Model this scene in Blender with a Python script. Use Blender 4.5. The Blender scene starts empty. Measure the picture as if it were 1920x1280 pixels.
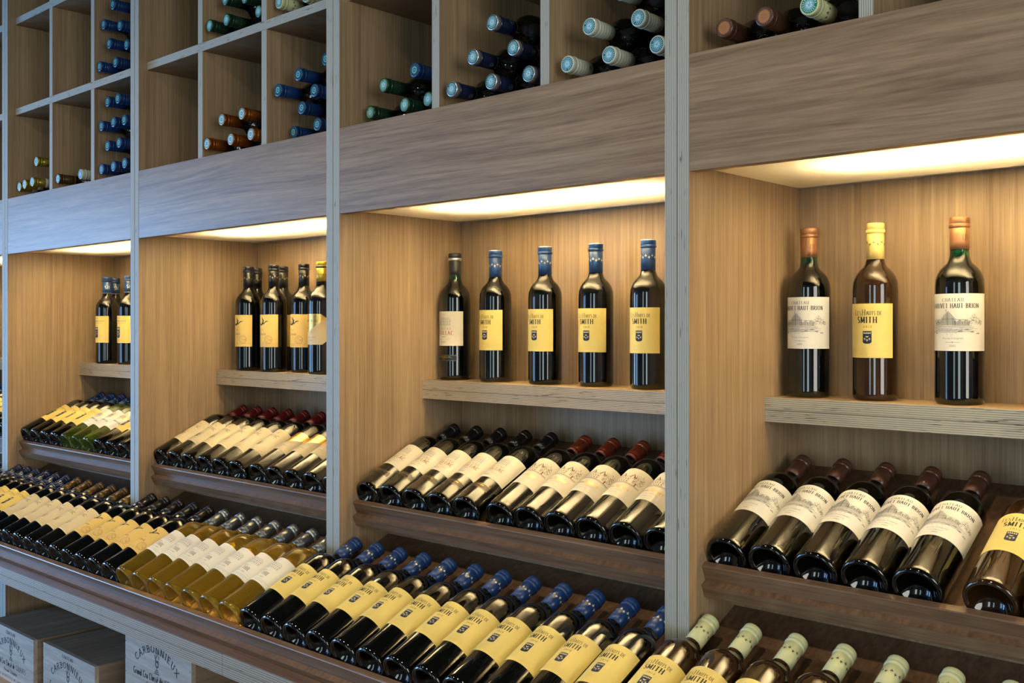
import bpy, bmesh, math, random
from mathutils import Matrix, Vector
random.seed(7)
SC = bpy.context.scene
COL = SC.collection
PI = math.pi

# ------------------------------------------------------------------ camera
cd = bpy.data.cameras.new('camera'); cam = bpy.data.objects.new('camera', cd); COL.objects.link(cam)
F = 1920.0
yaw = math.atan2(2092, F)                      # angle between the optical axis and -X
cd.sensor_fit = 'HORIZONTAL'; cd.sensor_width = 36.0; cd.lens = 36.0 * F / 1920.0
cd.shift_y = -(640 - 615.7) / 1920.0
cd.clip_start = 0.05; cd.clip_end = 60
cam.location = (0, 0, 0)
cam.rotation_euler = (PI / 2, 0, PI / 2 - yaw)
SC.camera = cam

# ------------------------------------------------------------------ world, exposure
SC.view_settings.view_transform = 'Standard'; SC.view_settings.look = 'None'
SC.view_settings.exposure = 0.0; SC.view_settings.gamma = 1.0
SC.view_settings.use_curve_mapping = False
W = bpy.data.worlds.new('world'); SC.world = W; W.use_nodes = True
W.node_tree.nodes['Background'].inputs[0].default_value = (0.55, 0.75, 1.0, 1)
W.node_tree.nodes['Background'].inputs[1].default_value = 0.3
try:
    SC.cycles.use_denoising = True
    SC.cycles.max_bounces = 10; SC.cycles.diffuse_bounces = 4; SC.cycles.glossy_bounces = 4
    SC.cycles.transmission_bounces = 8; SC.cycles.transparent_max_bounces = 8
    SC.cycles.caustics_reflective = False; SC.cycles.caustics_refractive = True
    SC.cycles.sample_clamp_indirect = 90.0
except Exception:
    pass

def area(name, loc, size, size_y, power, color, direction, spread=PI):
    l = bpy.data.lights.new(name, 'AREA'); l.shape = 'RECTANGLE'; l.size = size; l.size_y = size_y
    l.energy = power; l.color = color; l.spread = spread
    o = bpy.data.objects.new(name, l); COL.objects.link(o); o.location = loc
    o.rotation_euler = Vector(direction).to_track_quat('-Z', 'Y').to_euler()
    return o
# daylight through the shop's left and front windows (room x -8..3, y -2.6..1.82, z -1.5..1.42)
area('daylight_left', (-7.93, -1.35, -0.25), 2.0, 2.4, 235, (0.25, 0.53, 1.0), (1, 0, 0))
area('daylight_front_left', (-5.2, -2.53, -0.30), 2.0, 2.0, 52, (0.38, 0.62, 1.0), (0, 1, 0))
area('daylight_front_middle', (-1.0, -2.53, 0.05), 0.5, 1.7, 10, (0.70, 0.92, 1.0), (0, 1, 0))
area('daylight_front_right', (0.75, -2.53, 0.05), 0.8, 1.7, 23, (0.76, 0.95, 1.0), (0, 1, 0))
for lx in (-4.1, -2.9, -1.7, -0.5):                      # warm downlights in the room ceiling
    area('ceiling_downlight', (lx, 0.15, 1.405), 0.16, 0.16, 6.0, (1.0, 0.84, 0.58), (0, 0.28, -1), 2.2)
area('added_fill_right', (2.93, -0.55, 0.25), 1.7, 1.7, 62, (1.0, 0.96, 0.86), (-1, 0, 0))  # added fill from an invented right window, brightens the cubby sides

# ------------------------------------------------------------------ shelving dimensions
XR = [-4.5060, -3.6035, -2.6981, -1.7990, -0.8999]     # right faces of the uprights
XL = [-3.6500, -2.7451, -1.8456, -0.9461, -0.0457]     # left face of the next upright
YF = 1.400; YB = 1.778
Z_PANEL = 0.2615; Z_FB = 0.2523; Z_FT = 0.4395
LED = 25.5
for k in range(5):                                       # LED strips inside each light box
    area('led_strip', ((XR[k] + XL[k]) / 2 + 0.02, 1.575, 0.318), 0.56, 0.10, LED, (1.0, 0.785, 0.42), (0, 0, -1))

# ------------------------------------------------------------------ materials
def newmat(name):
    m = bpy.data.materials.new(name); m.use_nodes = True
    return m, m.node_tree, m.node_tree.nodes['Principled BSDF']
def plain(name, col, rough=0.5, metal=0.0, coat=0.0, spec=0.5):
    m, nt, b = newmat(name)
    b.inputs['Base Color'].default_value = (*col, 1); b.inputs['Roughness'].default_value = rough
    b.inputs['Metallic'].default_value = metal; b.inputs['Coat Weight'].default_value = coat
    b.inputs['Specular IOR Level'].default_value = spec
    return m
def nd(nt, t, **kw):
    n = nt.nodes.new(t)
    for k, v in kw.items(): setattr(n, k, v)
    return n
def wood(name, axis, dark, light, across=170, along=2.2, rough=0.42, coarse=14, bump=0.15, wavy=0.0, spec=0.5, contrast=(0.33, 0.68)):
    """veneer: long fine streaks running along one axis"""
    m, nt, b = newmat(name); L = nt.links.new
    tc = nd(nt, 'ShaderNodeTexCoord'); oi = nd(nt, 'ShaderNodeObjectInfo')
    add = nd(nt, 'ShaderNodeVectorMath', operation='ADD'); sc_ = nd(nt, 'ShaderNodeVectorMath', operation='SCALE')
    comb = nd(nt, 'ShaderNodeCombineXYZ'); L(oi.outputs['Random'], comb.inputs[0]); L(oi.outputs['Random'], comb.inputs[1]); L(oi.outputs['Random'], comb.inputs[2])
    L(comb.outputs[0], sc_.inputs[0]); sc_.inputs['Scale'].default_value = 7.0
    L(tc.outputs['Object'], add.inputs[0]); L(sc_.outputs[0], add.inputs[1])
    src = add.outputs[0]
    if wavy > 0:
        wn = nd(nt, 'ShaderNodeTexNoise'); wm = nd(nt, 'ShaderNodeMapping')
        s = [6.0] * 3; s[axis] = 1.1
        wm.inputs['Scale'].default_value = s; L(src, wm.inputs[0]); L(wm.outputs[0], wn.inputs['Vector']); wn.inputs['Scale'].default_value = 1.0; wn.inputs['Detail'].default_value = 1.0
        sub = nd(nt, 'ShaderNodeVectorMath', operation='SUBTRACT'); sub.inputs[1].default_value = (0.5, 0.5, 0.5); L(wn.outputs['Color'], sub.inputs[0])
        ws = nd(nt, 'ShaderNodeVectorMath', operation='SCALE'); ws.inputs['Scale'].default_value = wavy; L(sub.outputs[0], ws.inputs[0])
        ad2 = nd(nt, 'ShaderNodeVectorMath', operation='ADD'); L(src, ad2.inputs[0]); L(ws.outputs[0], ad2.inputs[1]); src = ad2.outputs[0]
    def streak(ac, al, detail, seed):
        mp = nd(nt, 'ShaderNodeMapping'); s = [ac] * 3; s[axis] = al
        mp.inputs['Scale'].default_value = s; mp.inputs['Location'].default_value = (seed, seed * 1.7, seed * 0.3)
        L(src, mp.inputs[0]); n = nd(nt, 'ShaderNodeTexNoise'); n.inputs['Scale'].default_value = 1.0
        n.inputs['Detail'].default_value = detail; n.inputs['Roughness'].default_value = 0.6
        L(mp.outputs[0], n.inputs['Vector']); return n.outputs['Fac']
    f1 = streak(across, along, 3, 0.0); f2 = streak(coarse, along * 0.25, 2, 3.1); f3 = streak(across * 2.6, along * 6, 1, 5.7)
    a1 = nd(nt, 'ShaderNodeMath', operation='MULTIPLY_ADD'); L(f1, a1.inputs[0]); a1.inputs[1].default_value = 0.50
    a2 = nd(nt, 'ShaderNodeMath', operation='MULTIPLY_ADD'); L(f2, a2.inputs[0]); a2.inputs[1].default_value = 0.30
    a3 = nd(nt, 'ShaderNodeMath', operation='MULTIPLY'); L(f3, a3.inputs[0]); a3.inputs[1].default_value = 0.20
    L(a3.outputs[0], a2.inputs[2]); L(a2.outputs[0], a1.inputs[2])
    cr = nd(nt, 'ShaderNodeValToRGB'); cr.color_ramp.elements[0].position = contrast[0]; cr.color_ramp.elements[1].position = contrast[1]
    cr.color_ramp.elements[0].color = (*dark, 1); cr.color_ramp.elements[1].color = (*light, 1)
    L(a1.outputs[0], cr.inputs[0]); L(cr.outputs[0], b.inputs['Base Color'])
    bp = nd(nt, 'ShaderNodeBump'); bp.inputs['Strength'].default_value = bump; bp.inputs['Distance'].default_value = 0.0006
    L(a1.outputs[0], bp.inputs['Height']); L(bp.outputs[0], b.inputs['Normal'])
    b.inputs['Roughness'].default_value = rough; b.inputs['Specular IOR Level'].default_value = spec
    return m
def plywood(name, axis, long_axis, base=(0.50, 0.495, 0.43), dark=(0.27, 0.26, 0.21), void=(0.07, 0.055, 0.04), period=0.0034):
    """edge of a plywood board: plies stacked along one axis, running along another"""
    m, nt, b = newmat(name); L = nt.links.new
    tc = nd(nt, 'ShaderNodeTexCoord'); sp = nd(nt, 'ShaderNodeSeparateXYZ'); L(tc.outputs['Object'], sp.inputs[0])
    wn = nd(nt, 'ShaderNodeTexNoise'); wm = nd(nt, 'ShaderNodeMapping'); s = [35.0] * 3; s[long_axis] = 1.6
    wm.inputs['Scale'].default_value = s; L(tc.outputs['Object'], wm.inputs[0]); L(wm.outputs[0], wn.inputs['Vector']); wn.inputs['Scale'].default_value = 1.0; wn.inputs['Detail'].default_value = 2.0
    mu = nd(nt, 'ShaderNodeMath', operation='MULTIPLY'); L(sp.outputs[axis], mu.inputs[0]); mu.inputs[1].default_value = 2 * PI / period
    ma = nd(nt, 'ShaderNodeMath', operation='MULTIPLY_ADD'); L(wn.outputs['Fac'], ma.inputs[0]); ma.inputs[1].default_value = 2.2; L(mu.outputs[0], ma.inputs[2])
    si = nd(nt, 'ShaderNodeMath', operation='SINE'); L(ma.outputs[0], si.inputs[0])
    cr = nd(nt, 'ShaderNodeValToRGB'); cr.color_ramp.elements[0].position = 0.30; cr.color_ramp.elements[1].position = 0.62
    cr.color_ramp.elements[0].color = (*dark, 1); cr.color_ramp.elements[1].color = (*base, 1)
    h = nd(nt, 'ShaderNodeMath', operation='MULTIPLY_ADD'); L(si.outputs[0], h.inputs[0]); h.inputs[1].default_value = 0.5; h.inputs[2].default_value = 0.5
    L(h.outputs[0], cr.inputs[0])
    vn = nd(nt, 'ShaderNodeTexNoise'); vm = nd(nt, 'ShaderNodeMapping'); s = [520.0] * 3; s[long_axis] = 22.0
    vm.inputs['Scale'].default_value = s; L(tc.outputs['Object'], vm.inputs[0]); L(vm.outputs[0], vn.inputs['Vector']); vn.inputs['Scale'].default_value = 1.0
    vr = nd(nt, 'ShaderNodeValToRGB'); vr.color_ramp.elements[0].position = 0.655; vr.color_ramp.elements[1].position = 0.70
    L(vn.outputs['Fac'], vr.inputs[0])
    mx = nd(nt, 'ShaderNodeMix', data_type='RGBA'); L(vr.outputs[0], mx.inputs['Factor']); L(cr.outputs[0], mx.inputs[6]); mx.inputs[7].default_value = (*void, 1)
    L(mx.outputs[2], b.inputs['Base Color']); b.inputs['Roughness'].default_value = 0.55
    return m

OAK_D = (0.25, 0.160, 0.084); OAK_L = (0.51, 0.370, 0.225)
M = {}
M['oak_z'] = wood('oak_veneer_upright', 2, OAK_D, OAK_L, rough=0.40)
M['oak_x'] = wood('oak_veneer_long', 0, OAK_D, OAK_L, rough=0.40)
M['oak_y'] = wood('oak_veneer_deep', 1, (0.16, 0.10, 0.055), (0.32, 0.215, 0.13), rough=0.42)
M['fascia'] = wood('oak_fascia', 0, (0.175, 0.105, 0.056), (0.40, 0.268, 0.160), across=120, along=2.6, wavy=0.055, rough=0.36, coarse=22, bump=0.3, contrast=(0.36, 0.66))
M['tray'] = wood('stained_oak', 0, (0.105, 0.056, 0.030), (0.30, 0.178, 0.105), across=120, along=3.0, rough=0.30, wavy=0.02, coarse=30)
M['tray_y'] = wood('stained_oak_board', 1, (0.10, 0.055, 0.030), (0.27, 0.155, 0.088), across=110, along=3.0, rough=0.36)
M['ply_x'] = plywood('plywood_edge_upright', 0, 2)
M['ply_z'] = plywood('plywood_edge_long', 2, 0)
M['ply_c'] = plywood('plywood_edge_counter', 2, 0, base=(0.42, 0.365, 0.28), dark=(0.20, 0.17, 0.13), period=0.0044)
M['ply_zw'] = plywood('plywood_edge_warm', 2, 0, base=(0.50, 0.44, 0.34), dark=(0.28, 0.22, 0.155))
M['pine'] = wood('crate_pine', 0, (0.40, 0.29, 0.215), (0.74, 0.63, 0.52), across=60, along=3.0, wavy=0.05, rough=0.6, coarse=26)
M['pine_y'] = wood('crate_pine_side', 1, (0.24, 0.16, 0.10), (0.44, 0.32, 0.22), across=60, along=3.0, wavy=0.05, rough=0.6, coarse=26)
M['brand'] = plain('branding_ink', (0.035, 0.022, 0.02), 0.7)
M['nail'] = plain('crate_nail', (0.05, 0.045, 0.05), 0.4, 0.8)
M['white_wall'] = plain('painted_wall', (0.40, 0.39, 0.37), 0.85)
M['ceil'] = plain('painted_ceiling', (0.055, 0.050, 0.045), 0.9)
M['box_white'] = plain('light_box_white', (0.85, 0.84, 0.80), 0.8)
M['alu'] = plain('aluminium_trim', (0.5, 0.48, 0.44), 0.4, 0.6)
M['frame'] = plain('window_frame', (0.05, 0.055, 0.06), 0.5)

# floor: poured concrete
m, nt, b = newmat('concrete_floor'); n = nd(nt, 'ShaderNodeTexNoise'); n.inputs['Scale'].default_value = 3.0; n.inputs['Detail'].default_value = 6
cr = nd(nt, 'ShaderNodeValToRGB'); cr.color_ramp.elements[0].color = (0.10, 0.09, 0.08, 1); cr.color_ramp.elements[1].color = (0.20, 0.185, 0.165, 1)
nt.links.new(n.outputs['Fac'], cr.inputs[0]); nt.links.new(cr.outputs[0], b.inputs['Base Color']); b.inputs['Roughness'].default_value = 0.5; M['floor'] = m

# light panel: translucent satin sheet with a glossy lower face
m, nt, b = newmat('light_diffuser'); nt.nodes.remove(b)
tr = nd(nt, 'ShaderNodeBsdfTranslucent'); tr.inputs[0].default_value = (0.95, 0.93, 0.88, 1)
df = nd(nt, 'ShaderNodeBsdfDiffuse'); df.inputs[0].default_value = (0.80, 0.74, 0.62, 1)
gl = nd(nt, 'ShaderNodeBsdfGlossy'); gl.inputs['Roughness'].default_value = 0.12; gl.inputs[0].default_value = (0.9, 0.9, 0.9, 1)
m1 = nd(nt, 'ShaderNodeMixShader'); m1.inputs[0].default_value = 0.35
m2 = nd(nt, 'ShaderNodeMixShader'); fr = nd(nt, 'ShaderNodeFresnel'); fr.inputs[0].default_value = 1.45
nt.links.new(tr.outputs[0], m1.inputs[1]); nt.links.new(df.outputs[0], m1.inputs[2])
nt.links.new(fr.outputs[0], m2.inputs[0]); nt.links.new(m1.outputs[0], m2.inputs[1]); nt.links.new(gl.outputs[0], m2.inputs[2])
nt.links.new(m2.outputs[0], nt.nodes['Material Output'].inputs[0]); M['panel'] = m

# glass
def glassdark(name, col, rough=0.035):
    m, nt, b = newmat(name); b.inputs['Base Color'].default_value = (*col, 1); b.inputs['Roughness'].default_value = rough
    b.inputs['IOR'].default_value = 1.52; b.inputs['Coat Weight'].default_value = 0.35; b.inputs['Coat Roughness'].default_value = 0.02
    return m
M['g_black'] = glassdark('dark_bottle_glass', (0.0025, 0.003, 0.0022))
M['g_neck'] = glassdark('green_neck_glass', (0.002, 0.035, 0.012))
M['g_brown'] = glassdark('amber_bottle_glass', (0.030, 0.013, 0.004))
def glassclear(name, col, dens, base):
    m, nt, b = newmat(name); b.inputs['Base Color'].default_value = (*base, 1); b.inputs['Roughness'].default_value = 0.0
    b.inputs['Transmission Weight'].default_value = 0.88; b.inputs['IOR'].default_value = 1.38
    va = nd(nt, 'ShaderNodeVolumeAbsorption'); va.inputs[0].default_value = (*col, 1); va.inputs[1].default_value = dens
    nt.links.new(va.outputs[0], nt.nodes['Material Output'].inputs['Volume'])
    return m
M['g_gold'] = glassclear('golden_wine_in_glass', (0.90, 0.72, 0.16), 3, (0.88, 0.62, 0.07))
M['g_green'] = glassclear('green_bottle_glass', (0.50, 0.72, 0.20), 5, (0.26, 0.40, 0.06))

PAL = dict(
 lab_yellow=((0.72, 0.585, 0.19), .55), lab_yellow2=((0.78, 0.58, 0.16), .5), lab_white=((0.74, 0.73, 0.69), .6), lab_cream=((0.66, 0.56, 0.36), .55),
 lab_beige=((0.52, 0.44, 0.29), .5), lab_ivory=((0.72, 0.66, 0.52), .55), lab_black=((0.012, 0.012, 0.012), .35), lab_hare=((0.72, 0.52, 0.17), .55),
 ink=((0.02, 0.018, 0.015), .6), ink_grey=((0.13, 0.13, 0.14), .6), ink_lgrey=((0.28, 0.28, 0.29), .6), ink_navy=((0.008, 0.014, 0.045), .5), ink_brown=((0.16, 0.075, 0.03), .6),
 ink_red=((0.42, 0.15, 0.07), .6), ink_rust=((0.42, 0.21, 0.12), .6), ink_cream=((0.75, 0.68, 0.45), .5), ink_blue=((0.14, 0.22, 0.42), .6),
 cap_blue=((0.008, 0.045, 0.17), .36), cap_navy=((0.006, 0.014, 0.05), .34), cap_black=((0.008, 0.008, 0.009), .30), cap_red=((0.12, 0.008, 0.010), .32),
 cap_rust=((0.17, 0.030, 0.012), .34), cap_cream=((0.62, 0.66, 0.38), .40), cap_butter=((0.80, 0.62, 0.20), .40), cap_brown=((0.085, 0.035, 0.022), .34),
 cap_green=((0.006, 0.035, 0.018), .34), cap_pale=((0.56, 0.60, 0.50), .45), cap_char=((0.030, 0.029, 0.026), .42),
 seal_teal=((0.010, 0.17, 0.21), .3), seal_deep=((0.004, 0.09, 0.11), .3), seal_blue=((0.20, 0.50, 0.60), .3), seal_green=((0.015, 0.20, 0.09), .3), seal_white=((0.60, 0.80, 0.86), .3), white=((0.8, 0.8, 0.8), .5))
for k, (c, r) in PAL.items():
    M[k] = plain(k, c, r, coat=0.25 if k.startswith('cap') else 0.0)
M['gold'] = plain('gold_foil', (0.75, 0.48, 0.14), 0.28, 0.9)
M['cap_copper'] = plain('cap_copper', (0.42, 0.20, 0.09), 0.42, 0.55)
M['cap_orange'] = plain('cap_orange', (0.40, 0.12, 0.02), 0.30, 0.75)
M['cap_silver'] = plain('cap_silver', (0.22, 0.24, 0.25), 0.30, 0.85)
M['cap_bronze'] = plain('cap_bronze', (0.13, 0.075, 0.035), 0.35, 0.6)
M['cap_gold'] = plain('cap_gold', (0.45, 0.36, 0.06), 0.28, 0.8)
M['steel'] = plain('cap_ring_silver', (0.6, 0.63, 0.66), 0.3, 0.8)

# ------------------------------------------------------------------ object helpers
def link_mesh(name, bm, mats, parent=None, smooth=False):
    me = bpy.data.meshes.new(name); bm.normal_update(); bm.to_mesh(me); bm.free()
    for mm in mats: me.materials.append(mm)
    if smooth:
        for p in me.polygons: p.use_smooth = True
    o = bpy.data.objects.new(name, me); COL.objects.link(o)
    if parent: o.parent = parent
    return o
def tag(o, label=None, cat=None, group=None, kind=None):
    if label: o['label'] = label
    if cat: o['category'] = cat
    if group: o['group'] = group
    if kind: o['kind'] = kind
    return o
def empty(name, loc=(0, 0, 0)):
    o = bpy.data.objects.new(name, None); COL.objects.link(o); o.location = loc; o.empty_display_size = 0.05
    return o
def box(bm, x0, x1, y0, y1, z0, z1, mi=0, front=None, top=None, bottom=None, sides=None):
    v = [bm.verts.new(p) for p in ((x0,y0,z0),(x1,y0,z0),(x1,y1,z0),(x0,y1,z0),(x0,y0,z1),(x1,y0,z1),(x1,y1,z1),(x0,y1,z1))]
    for idx, m_ in (((0,3,2,1), bottom), ((4,5,6,7), top), ((0,1,5,4), front), ((1,2,6,5), sides), ((2,3,7,6), None), ((3,0,4,7), sides)):
        f = bm.faces.new([v[i] for i in idx]); f.material_index = mi if m_ is None else m_
def boxobj(name, parent, dims, mats, base=(0, 0, 0), **kw):
    bm = bmesh.new(); d = dims
    box(bm, d[0]-base[0], d[1]-base[0], d[2]-base[1], d[3]-base[1], d[4]-base[2], d[5]-base[2], **kw)
    return link_mesh(name, bm, mats, parent)
def prism(bm, prof, x0, x1, mi=0):
    """profile of (y, z) points extruded along x"""
    a = [bm.verts.new((x0, y, z)) for y, z in prof]; b_ = [bm.verts.new((x1, y, z)) for y, z in prof]
    n = len(prof)
    for i in range(n):
        f = bm.faces.new((a[i], a[(i+1) % n], b_[(i+1) % n], b_[i])); f.material_index = mi
    f = bm.faces.new(a); f.material_index = mi; f = bm.faces.new(b_[::-1]); f.material_index = mi
    bmesh.ops.recalc_face_normals(bm, faces=bm.faces[:])

# ------------------------------------------------------------------ the room
RX0, RX1, RY0, RY1, RZ0, RZ1 = -8.0, 3.0, -2.6, 1.82, -1.5, 1.42
def struct(name, dims, mats, **kw):
    o = boxobj(name, None, dims, mats, **kw); tag(o, kind='structure'); return o
struct('floor', (RX0, RX1, RY0, RY1, RZ0-0.1, RZ0), [M['floor']])
struct('ceiling', (RX0, RX1, RY0, RY1, RZ1, RZ1+0.1), [M['ceil']])
struct('wall_back', (RX0, RX1, RY1, RY1+0.1, RZ0, RZ1), [M['white_wall']])
def wall_with_holes(name, horizontal, lo, hi, fixed, thick, holes, sgn=1):
    bm = bmesh.new(); cuts = sorted(holes); cur = lo
    def seg(a, b_, z0, z1):
        if horizontal: box(bm, a, b_, fixed-thick, fixed, z0, z1)
        else: box(bm, min(fixed, fixed-sgn*thick), max(fixed, fixed-sgn*thick), a, b_, z0, z1)
    for a, b_, z0, z1 in cuts:
        seg(cur, a, RZ0, RZ1); seg(a, b_, RZ0, z0); seg(a, b_, z1, RZ1); cur = b_
    seg(cur, hi, RZ0, RZ1)
    tag(link_mesh(name, bm, [M['white_wall']]), kind='structure')
FH = [(-6.2, -4.2, -1.30, 0.70), (-1.25, -0.75, -0.8, 0.9), (0.35, 1.15, -0.8, 0.9)]
LH = [(-2.35, -0.35, -1.45, 0.95)]
wall_with_holes('wall_front', True, RX0, RX1, RY0, 0.1, FH)
wall_with_holes('wall_left', False, RY0, RY1, RX0, 0.1, LH)
RH = [(-1.40, 0.30, -0.60, 1.10)]  # made-up window opening for the added fill on the right
wall_with_holes('wall_right', False, RY0, RY1, RX1, 0.1, RH, -1)
m, nt, b = newmat('window_pane'); b.inputs['Transmission Weight'].default_value = 1.0; b.inputs['Roughness'].default_value = 0.0; b.inputs['Base Color'].default_value = (0.9, 0.95, 1, 1)
M['pane'] = m
wi = 0
for horizontal, holes, WX in ((True, FH, 0), (False, LH, RX0), (False, RH, RX1+0.13)):
    for a, b_, z0, z1 in holes:
        wi += 1; w = empty('window_%d' % wi, ((a+b_)/2, RY0, z0) if horizontal else (WX, (a+b_)/2, z0)); tag(w, kind='structure')
        bm = bmesh.new(); t = 0.05; base = w.location
        def bb(p, q, r, s):
            if horizontal: box(bm, p-base[0], q-base[0], RY0-0.09-base[1], RY0-0.04-base[1], r-base[2], s-base[2])
            else: box(bm, WX-0.09-base[0], WX-0.04-base[0], p-base[1], q-base[1], r-base[2], s-base[2])
        bb(a, b_, z0, z0+t); bb(a, b_, z1-t, z1); bb(a, a+t, z0+t, z1-t); bb(b_-t, b_, z0+t, z1-t)
        link_mesh('window_frame', bm, [M['frame']], w)
        bm = bmesh.new()
        if horizontal: box(bm, a+t-base[0], b_-t-base[0], RY0-0.068-base[1], RY0-0.062-base[1], z0+t-base[2], z1-t-base[2])
        else: box(bm, WX-0.068-base[0], WX-0.062-base[0], a+t-base[1], b_-t-base[1], z0+t-base[2], z1-t-base[2])
        link_mesh('pane', bm, [M['pane']], w)

# ------------------------------------------------------------------ shelving units
BAYN = ['cropped at the far left edge', 'with blue capped bottles in its right column', 'with orange capped bottles', 'with five bottles standing in its niche', 'with copper capped bottles standing']
PLY, OZ, OX, OY = 1, 0, 0, 0
CUB_Z = [0.7245, 1.0325]           # undersides of the cubby shelves
def unit(k):
    xl, xr = XR[k], XL[k]; base = (xl, YF, -0.6535)
    u = empty('shelving_unit', base)
    tag(u, 'tall oak wine shelving unit with plywood edges, ' + BAYN[k], 'shelving unit', 'shelving units along the wall')
    left = xl - (0.0225 if k else 0.0225); right = xr + (0.0225)
    z_top = RZ1 - 0.001
    # side panels: plywood front edges, veneered faces
    for (a, b_) in ((left, xl), (xr, right)):
        boxobj('side_panel', u, (a, b_, YF, RY1-0.002, -0.6530, z_top), [M['oak_z'], M['ply_x']], base, front=1)
    boxobj('back_panel', u, (xl, xr, YB, YB+0.018, -0.6530, z_top), [M['oak_z']], base)
    boxobj('lower_back_panel', u, (xl, xr, 1.541, 1.553, -0.6530, -0.405), [M['oak_z']], base)
    # fascia with the light box behind it
    boxobj('fascia', u, (xl, xr, YF+0.0005, YF+0.0230, Z_FB, Z_FT), [M['fascia']], base)
    boxobj('cubby_floor', u, (xl, xr, YF+0.0235, YB, Z_FT-0.0225, Z_FT), [M['oak_y'], M['box_white']], base, bottom=1)
    boxobj('light_panel', u, (xl+0.001, xr-0.001, YF+0.0235, YB-0.016, Z_PANEL, Z_PANEL+0.004), [M['panel']], base)
    boxobj('panel_trim', u, (xl+0.001, xr-0.001, YB-0.0155, YB-0.0005, Z_PANEL-0.001, Z_PANEL+0.012), [M['alu']], base)
    # cubby shelves and dividers
    for z in CUB_Z + [1.3400]:
        boxobj('cubby_shelf', u, (xl, xr, 1.4245, YB, z, z+0.022), [M['oak_y'], M['ply_z']], base, front=1)
    lv = [(Z_FT, CUB_Z[0]), (CUB_Z[0]+0.022, CUB_Z[1]), (CUB_Z[1]+0.022, 1.34)]
    for z0, z1 in lv:
        for dx in (0.270, 0.562):
            boxobj('divider', u, (xl+dx, xl+dx+0.022, 1.4250, YB, z0, z1), [M['oak_z'], M['ply_x']], base, front=1)
    # thick shelf for the standing bottles: two glued boards
    bm = bmesh.new()                                   # two boards glued together
    for z0, z1 in ((-0.1655, -0.1442), (-0.1436, -0.1222)): box(bm, 0, xr-xl, 1.6455-YF, YB-YF, z0+0.6535, z1+0.6535, front=1)
    link_mesh('display_shelf', bm, [M['oak_x'], M['ply_zw'] if k < 4 else M['ply_z']], u)
    # base cabinet
    for (a, b_) in ((left, xl), (xr, right)):
        boxobj('base_side_panel', u, (a, b_, 1.3930, RY1-0.002, -1.110, -0.6980), [M['oak_z'], M['ply_x']], base, front=1)
    boxobj('base_board', u, (left, right, 1.28, RY1-0.002, -1.132, -1.1102), [M['oak_x'], M['ply_z']], base, front=1)
    boxobj('plinth', u, (left, right, 1.34, RY1-0.002, RZ0, -1.1322), [M['oak_x']], base)
    boxobj('base_back_panel', u, (xl, xr, 1.800, 1.812, -1.110, -0.6980), [M['oak_z']], base)
    return u
for k in range(5): unit(k)

# ------------------------------------------------------------------ trays and counter
A_LOW, A_MID = math.radians(24.0), math.radians(25.5)
N_LOW, N_MID = (1.1523, -0.6427), (1.4355, -0.4168)
def dirs(a): return (math.cos(a), math.sin(a)), (-math.sin(a), math.cos(a))
def lip_profile(nose, a, s0, s1, h):
    d, n = dirs(a)
    P = lambda s, t: (nose[0]+d[0]*s+n[0]*t, nose[1]+d[1]*s+n[1]*t)
    return [P(s0, 0.0), P(s0, h-0.0015), P(s0+0.0015, h), P(s1-0.0015, h), P(s1, h-0.0015), P(s1, 0.0)]
def mid_tray(k):
    xl, xr = XR[k], XL[k]; d, n = dirs(A_MID)
    t = empty('bottle_tray', (xl, N_MID[0], N_MID[1]))
    tag(t, 'sloping oak tray in the shelving unit ' + BAYN[k], 'tray', 'sloping trays in the shelving units')
    P = lambda s, q: (d[0]*s+n[0]*q, d[1]*s+n[1]*q)
    send = (YB - N_MID[0]) / d[0] - 0.001
    bm = bmesh.new(); prism(bm, [P(0, 0), P(send, 0), (P(send, 0)[0], P(send, 0)[1]-0.025), P(0, -0.0235)], 0.0005, xr-xl-0.0005)
    for f in bm.faces:
        f.material_index = 1 if f.normal.z > 0.8 else 0
    link_mesh('tray_board', bm, [M['tray'], M['tray_y']], t)
    bm = bmesh.new(); prism(bm, lip_profile((0, 0), A_MID, 0.0140, 0.0285, 0.0275), 0.0005, xr-xl-0.0005); link_mesh('tray_lip', bm, [M['tray']], t)
for k in range(5): mid_tray(k)
SEAM = [-4.529, -3.627, -2.7216, -1.822, -0.923, 0.0226]
CNT = ['cropped at the far left', 'left of the first visible seam', 'under the black and silver capped bottles', 'under the blue capped bottles', 'at the bottom right corner']
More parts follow.
